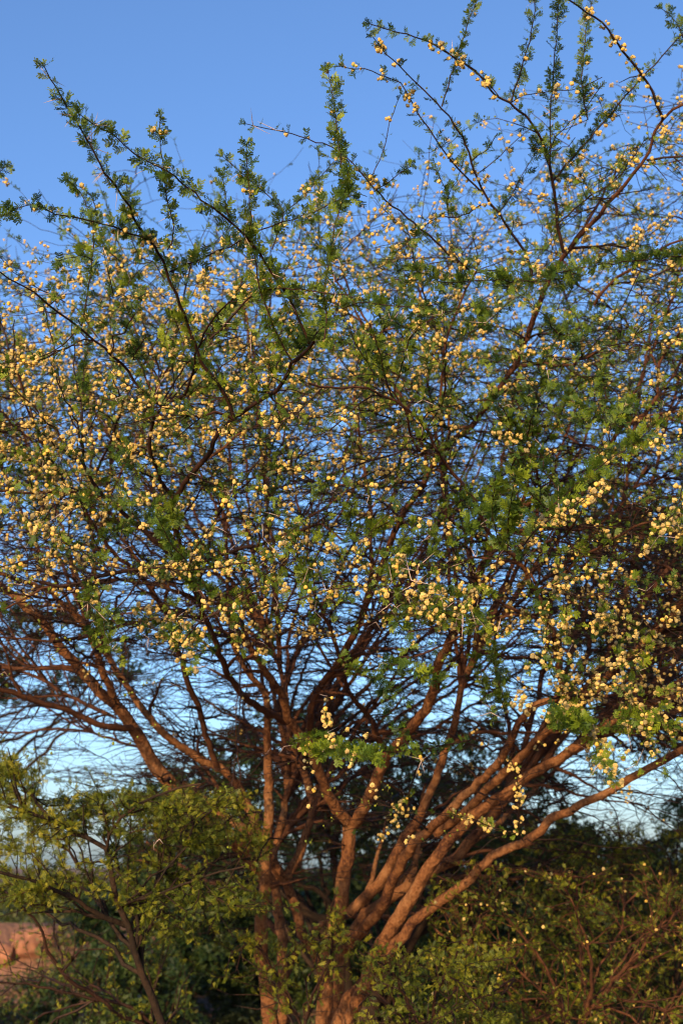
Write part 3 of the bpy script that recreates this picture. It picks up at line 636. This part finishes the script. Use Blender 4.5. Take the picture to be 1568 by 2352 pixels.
def place_organs2(part, stuff, root, base, x, d, s, ms, n1, idx):
    n = len(x); q = quats(d, rng.uniform(0, 2 * math.pi, n))
    u, v, z = proj(x + base)
    inside = (u > 10) & (u < 1558) & (v > 10) & (v < 2342)
    order = np.argsort(-np.where(inside, s / z, -1)); need = {}
    for i in order[:n1]:
        o = link(part, ms[idx[i]], root); o.location = x[i]; o.rotation_mode = 'QUATERNION'; o.rotation_quaternion = q[i]; o.scale = (s[i],) * 3
        need.setdefault(int(idx[i]), o)
    for k in range(len(ms)):
        if k not in need:
            i = next(i for i in order if idx[i] == k)
            o = link(part, ms[k], root); o.location = x[i]; o.rotation_mode = 'QUATERNION'; o.rotation_quaternion = q[i]; o.scale = (s[i],) * 3; need[k] = o
    rest = order[n1:]
    if len(rest): scatter(stuff, root, x[rest], q[rest], s[rest], idx[rest], [need[k] for k in range(len(ms))])

main_tree()

# ------------------------------------------------------------------ other trees and shrubs
def woody(name, label, cat, trunks, target_fn, nA, nB, nC, base, leafs, leaf_rate, bark_m, twig_m, scale=1., n_leaf=0, group=None, ball_rate=0, bare=.25, lscale=1., grow_above=.3):
    """trunks: traced (pts, rad); target_fn(n) gives crown points"""
    root = link(name, None); root.location = base; base = np.array(base, float)
    tag(root, label, cat, group)
    pl = Plant()
    for p, r in trunks:
        p, r = lumpy(p, r, .05); k_ = int(np.argmax(p[:, 2] > grow_above)); k_ = min(k_, len(p) - 4); pl.add(p[k_:], r[k_:]); V, Q = tube_arrays([(p, r)], 10); link('trunk', mesh_arrays('trunk', V - base, Q, bark_m), root)
    A = pl.grow(target_fn(nA), .016 * scale, .005 * scale, .07, .010, 1.8 * scale, pull=1.2, knear=60)
    B = pl.grow(target_fn(nB), .006 * scale, .002 * scale, .06, .007, 1.2 * scale, knear=40)
    Cc = pl.grow(target_fn(nC), .0026 * scale, .0012 * scale, .05, .004, .45 * scale, knear=20)
    for p in A:
        V, Q = tube_arrays([p], 6); link('limb', mesh_arrays('limb', V - base, Q, bark_m), root)
    V, Q = tube_arrays(B, 4); V2, Q2 = tube_arrays(Cc, 3, len(V))
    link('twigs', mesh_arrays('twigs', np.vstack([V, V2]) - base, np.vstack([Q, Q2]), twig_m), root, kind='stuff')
    X, Dd, S = [], [], []; bx, bd_, bs = [], [], []
    for p, r in B + Cc:
        seg = np.diff(p, axis=0); L = np.linalg.norm(seg, axis=1).sum()
        def spots(rate):
            n = rng.poisson(rate * L); i = rng.integers(0, len(seg), n); return p[i] + seg[i] * rng.uniform(0, 1, (n, 1)), norm(seg[i]), n
        if rng.random() > bare:
            x, t, n = spots(leaf_rate); a = norm(np.cross(t, rng.normal(0, 1, (n, 3))) + .5 * t + np.array([0, 0, .15]))
            X.append(x); Dd.append(a); S.append(rng.uniform(.7, 1.25, n) * lscale)
        if ball_rate and rng.random() < .3:
            x, t, n = spots(ball_rate); bx.append(x); bd_.append(norm(rng.normal(0, 1, (n, 3)))); bs.append(rng.uniform(.8, 1.1, n))
    x, d, s = np.concatenate(X) - base, np.concatenate(Dd), np.concatenate(S)
    idx = rng.integers(0, len(leafs), len(x))
    place_organs2('leaf' if leafs is LEAVES_SH else 'foliage', 'foliage', root, base, x, d, s, leafs, n_leaf, idx)
    if bx:
        x, d, s = np.concatenate(bx) - base, np.concatenate(bd_), np.concatenate(bs)
        place_organs2('flower_head', 'blossoms', root, base, x, d, s, BALLS, 30, rng.integers(0, 4, len(x)))
    return root

def frame_targets(ua, ub, va, vb, Ya, Yb, layers=None):
    def f(n):
        u = rng.uniform(ua, ub, n); v = rng.uniform(va, vb, n); Y = rng.uniform(Ya, Yb, n)
        if layers:     # flat tiers of foliage
            k = rng.integers(0, len(layers), n); L = np.array(layers, float)
            u = L[k, 0] + rng.normal(0, 1, n) * L[k, 2]; v = L[k, 1] + rng.normal(0, 1, n) * L[k, 3]
        return P(u, v, Y)
    return f

def down(p, r, Y, u):
    b = np.array([P(u, 2352, Y)[0], Y, -.05])
    q, qr = smooth_path([b, (b + p[0]) / 2 + np.array([.03, 0, 0]), p[0]], [r[0] * 1.3, r[0] * 1.1, r[0]], .05)
    return np.vstack([q[:-1], p]), np.concatenate([qr[:-1], r])

# dark-trunked young acacia in front, on the left
T = []
a = trace(ident, [(372,2352),(345,2280),(325,2240),(312,2193),(296,2125),(272,2081),(258,2021),(242,1949),(200,1925),(120,1885),(60,1865)], 4.6, 4.3, 18, 8, wig=.002); T.append(down(*a, 4.6, 420))
T.append(trace(ident, [(296,2128),(240,2105),(180,2070),(120,2041),(40,2013),(-60,1990)], 4.55, 4.2, 12, 6, wig=.002))
T.append(trace(ident, [(244,1960),(250,1920),(300,1860),(380,1820),(460,1800)], 4.4, 4.1, 8, 4, wig=.002))
T.append(trace(ident, [(274,2085),(330,2060),(400,2040),(480,2010),(560,1990)], 4.5, 4.2, 7, 4, wig=.002))
lay = [(60,1840,110,25),(180,1850,120,28),(300,1830,110,22),(400,1850,90,22),(480,1850,70,22),(150,1900,130,25),(330,1905,110,25),(520,1930,60,25),(60,1950,90,30),(250,1990,120,25),
       (480,2070,70,14),(560,2085,35,10),(400,2050,70,20),(60,2060,70,18),(90,2045,40,14),(400,2140,60,25),(30,1760,35,22)]
woody('young_acacia', 'young dark-trunked acacia with flat tiers of green leaves beside the reddish stems', 'tree', T,
      frame_targets(0,0,0,0,4.2,5.6,lay), 14, 170, 980, (P(420,2352,4.6)[0], 4.6, 0), LEAVES_SH, 185, M_DARK, M_DARK, .8, 290, lscale=.60, grow_above=1.28)

# half-bare shrub rising in front at the lower left
T = []
a = trace(ident, [(330,2352),(280,2335),(220,2285),(160,2250),(110,2185),(90,2120),(40,2080)], 5.6, 5.3, 11, 5, wig=.003); T.append(down(*a, 5.6, 400))
a = trace(ident, [(350,2352),(300,2310),(240,2300),(140,2275),(60,2262),(-30,2250)], 5.7, 5.5, 9, 4, wig=.003); T.append(down(*a, 5.7, 410))
woody('sparse_shrub', 'thin half-bare shrub with bent stems over the red soil, left of the young acacia', 'shrub', T,
      frame_targets(-200, 460, 2090, 2500, 5.2, 6.2), 7, 45, 200, (P(400,2352,5.6)[0], 5.6, 0), LEAVES_SH, 80, M_TWIG, M_TWIG, .8, 60, bare=.45, lscale=.62, grow_above=.7)

# leafy sprays at the foot of the stems
T = []
a = trace(ident, [(700,2352),(730,2260),(760,2180),(760,2110),(770,2060)], 5.1, 4.9, 7, 3, wig=.003); T.append(down(*a, 5.1, 690))
a = trace(ident, [(690,2352),(640,2250),(600,2180),(560,2160)], 5.1, 4.9, 6, 3, wig=.003); T.append(down(*a, 5.1, 690))
lay = [(770,2120,16,45),(790,2230,70,22),(700,2165,90,10),(560,2160,60,12),(650,2290,60,25),(560,2240,60,18),(740,2160,40,15)]
woody('sapling', 'slim leafy acacia sapling twining up the foot of the central stem', 'shrub', T,
      frame_targets(0,0,0,0,4.7,5.3,lay), 9, 45, 150, (P(690,2352,5.1)[0], 5.1, 0), LEAVES_SH, 80, M_TWIG, M_TWIG, .6, 60, lscale=.65)

T = []
for uu, pts in ((960, [(960,2352),(930,2290),(900,2230),(860,2200)]), (980, [(990,2352),(1000,2280),(1040,2220),(1060,2160)]), (960, [(940,2352),(880,2300),(830,2280)])):
    a = trace(ident, pts, 4.7, 4.5, 8, 4, wig=.003); T.append(down(*a, 4.7, uu))
woody('leafy_shrub', 'dense bright green thorny shrub low in front of the leaning stems', 'shrub', T,
      frame_targets(815, 1180, 2170, 2560, 4.2, 5.2), 26, 150, 560, (P(960,2352,4.7)[0], 4.7, 0), LEAVES_SH, 130, M_TWIG, M_TWIG, .7, 200, lscale=.58)

T = []
for uu, pts in ((1300, [(1300,2352),(1260,2240),(1200,2150),(1130,2080)]), (1330, [(1340,2352),(1360,2230),(1330,2110),(1290,2030)]), (1320, [(1330,2352),(1420,2240),(1500,2150),(1560,2080)])):
    a = trace(ident, pts, 5.6, 5.3, 9, 4, wig=.004); T.append(down(*a, 5.6, uu))
woody('thorn_thicket', 'wide tangled thorn shrub of brown twigs and green leaves under the low right limb', 'shrub', T,
      frame_targets(980, 1720, 1985, 2560, 4.9, 6.6), 50, 420, 1500, (P(1310,2352,5.6)[0], 5.6, 0), LEAVES_SH, 100, M_LIMB, M_LIMB, .9, 200, ball_rate=4, bare=.42, lscale=.55)

T = []
for uu, pts in ((1500, [(1500,2352),(1480,2200),(1440,2080),(1380,1990)]), (1520, [(1530,2352),(1560,2200),(1560,2060),(1530,1960)])):
    a = trace(ident, pts, 7.4, 7.2, 9, 4, wig=.004); T.append(down(*a, 7.4, uu))
woody('bushy_acacia', 'rounded green bush behind the thorn thicket, its top touching the low limb', 'tree', T,
      frame_targets(1200, 1800, 1880, 2350, 6.8, 8.2), 40, 300, 1200, (P(1510,2352,7.4)[0], 7.4, 0), LEAVES_SH, 60, M_DARK, M_DARK, 1.1, 60, bare=.2, lscale=.8)

# trees standing behind
def back_tree(name, label, x, y, rad, za, zb, n, lean=0., leafs=SPRAY_D, lscale=1.2, rate=14, group=None, flat=True, low=0.6, cat='tree'):
    base = np.array([x, y, 0.])
    T = []
    for k in range(4):
        a_ = rng.uniform(0, 2 * math.pi); e = np.array([x + lean + math.cos(a_) * rad * .45, y + math.sin(a_) * rad * .45, za + (zb - za) * .25])
        m_ = base * .6 + e * .4 + np.array([0, 0, za * .12])
        T.append(smooth_path([base + np.array([0, 0, -.05]), m_, e], [.07 * rad / 2, .045 * rad / 2, .025 * rad / 2], .12))
    def tf(n_):
        a_ = rng.uniform(0, 2 * math.pi, n_); r_ = rad * np.sqrt(rng.uniform(0, 1, n_)); h = rng.uniform(0, 1, n_)
        if flat: z = za + (zb - za) * (h * (1 - .55 * (r_ / rad)**2) + .25 * r_ / rad)
        else: z = za + (zb - za) * h; r_ = r_ * np.sqrt(np.clip(1 - ((h - .35) / .66)**2, .05, 1))
        lump = .25 * np.sin(3 * a_ + x) * r_ / rad
        return np.stack([x + lean + r_ * np.cos(a_), y + r_ * np.sin(a_), z + lump * (zb - za) * .5], -1)
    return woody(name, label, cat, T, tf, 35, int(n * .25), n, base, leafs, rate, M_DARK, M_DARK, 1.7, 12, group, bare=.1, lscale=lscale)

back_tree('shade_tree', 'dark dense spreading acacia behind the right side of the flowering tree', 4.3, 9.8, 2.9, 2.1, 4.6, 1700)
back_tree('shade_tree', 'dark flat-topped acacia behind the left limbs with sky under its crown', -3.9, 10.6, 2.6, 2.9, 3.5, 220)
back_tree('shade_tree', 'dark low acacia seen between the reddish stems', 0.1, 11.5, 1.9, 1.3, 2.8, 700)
back_tree('round_bush', 'rounded olive bush on the skyline behind the young acacia', -1.5, 15.0, 1.3, .3, 1.9, 600, flat=False, leafs=SPRAY_D, lscale=1.5, cat='bush')
back_tree('round_bush', 'rounded bush behind the gap between the right-hand stems', 1.9, 12.5, 1.7, .3, 1.9, 900, flat=False, lscale=1.5, cat='bush')
back_tree('round_bush', 'tall dark bush at the far right behind the green thicket', 4.6, 13.0, 2.2, .3, 2.5, 1000, flat=False, lscale=1.5, cat='bush')
back_tree('round_bush', 'low olive bush right of centre on the open ground', .3, 15.5, 1.4, .2, 1.6, 600, flat=False, lscale=1.6, cat='bush')
back_tree('round_bush', 'low bush beyond the red soil at the far left', -6.2, 15.5, 1.4, .1, 1.5, 500, flat=False, lscale=1.6, cat='bush')

back_tree('round_bush', 'knee-high grey-green bush in front of the red earth bank', -3.7, 11.8, 1.2, .05, .95, 500, flat=False, leafs=SPRAY_D, lscale=1.2, cat='bush')
back_tree('round_bush', 'small sprawling bush right of the red earth bank', -1.9, 12.6, .9, .05, .95, 340, flat=False, leafs=SPRAY_D, lscale=1.2, cat='bush')

# scrub closing the horizon, and low undergrowth
def scrub():
    n = 9000
    y = 17 + 60 * rng.uniform(0, 1, n)**1.6; x = rng.uniform(-1, 1, n) * (6 + y * .42)
    hump = np.clip(.6 + .55 * np.sin(x * .45 + y * .13) + .4 * np.sin(x * 1.3 + 2 + y * .5), .15, 2)
    z = rng.uniform(0, 1, n)**.7 * hump * (.75 + (y - 17) * .006) * np.clip((y - 17) / 6, .25, 1)
    p = np.stack([x, y, z], -1)
    src = []
    for k, m in enumerate(SPRAY_S):
        o = link('scrub_sprig', m); o.location = (-9.5 + 2 * k, 24 + k, .35); tag(o, ['small olive sprig tuft standing alone on red soil', 'small dry sprig tuft among the far scrub', 'small green sprig tuft at the scrub edge'][k], 'tuft', kind='stuff'); o.scale = (2, 2, 2); src.append(o)
    s = scatter('treeline', None, p, quats(rng.normal(0, 1, (n, 3)), rng.uniform(0, 6, n)), rng.uniform(1.2, 2.6, n), rng.integers(0, 3, n), src)
    tag(s, 'far line of low olive scrub closing the horizon', 'scrub')
    n = 4200
    y = rng.uniform(11, 24, n); x = rng.uniform(-1, 1, n) * (2.5 + y * .35)
    keep = (np.sin(x * 2.1 + 1.3) * np.cos(y * 1.5) + .35 * np.sin(x * 5 + y * 4)) > .0
    x, y = x[keep], y[keep]; n = len(x)
    g = scatter('undergrowth', None, np.stack([x, y, rng.uniform(.03, .3, n) + .95 * np.exp(-((x + 3.6) / 2.4)**4 - ((y - 17.5) / 1.1)**2)], -1), quats(rng.normal(0, 1, (n, 3)), rng.uniform(0, 6, n)), rng.uniform(.6, 1.4, n), rng.integers(0, 3, n), src)
    tag(g, 'low patchy undergrowth over the red soil', 'undergrowth')
scrub()

# red stones on the earth bank
def stones():
    V0, T0 = ico(2)
    meshes = []
    def f(t, nn, l):
        g = nn.new('ShaderNodeTexCoord'); a = nn.new('ShaderNodeTexNoise'); a.inputs['Scale'].default_value = 3; a.inputs['Detail'].default_value = 8; l.new(g.outputs['Object'], a.inputs[0])
        r = ramp(nn, [(.3, (.14, .055, .03)), (.7, (.34, .15, .08))]); l.new(a.outputs[0], r.inputs[0])
        p = nn.new('ShaderNodeBsdfPrincipled'); p.inputs['Roughness'].default_value = .9; l.new(r.outputs[0], p.inputs['Base Color'])
        o = nn.new('ShaderNodeOutputMaterial'); l.new(p.outputs[0], o.inputs[0])
    m = mat('red stone', f)
    for k in range(4):
        d = V0 * (1 + rng.uniform(-.16, .16, (len(V0), 1))) * np.array([1.2, .8, .7]); d = np.sign(d) * np.abs(d)**.8
        meshes.append(mesh_arrays('stone', d, np.zeros((0, 4)), m, smooth=False, T=T0))
    for k in range(18):
        x = rng.uniform(-5.2, -1.2); y = rng.uniform(16.4, 17.0) if k < 12 else rng.uniform(13.8, 14.8)
        r_ = rng.uniform(.08, .26)
        h = 1.05 * math.exp(-((x + 3.6) / 2.4)**4 - ((y - 17.5) / 1.1)**2) + .35 * math.exp(-((x + 2.3) / 1.3)**2 - ((y - 14.8) / .8)**2)
        o = link('stone', meshes[k % 4]); o.location = (x, y, h + r_ * .25); o.scale = (r_, r_, r_); o.rotation_euler = (0, 0, rng.uniform(0, 6))
        tag(o, 'rough red stone lying on the red earth bank beyond the young acacia', 'stone', 'red stones on the earth bank')
stones()
print('TRIS', sum(len(o.data.loops) - 2 * len(o.data.polygons) for o in scene.objects if o.type == 'MESH'))
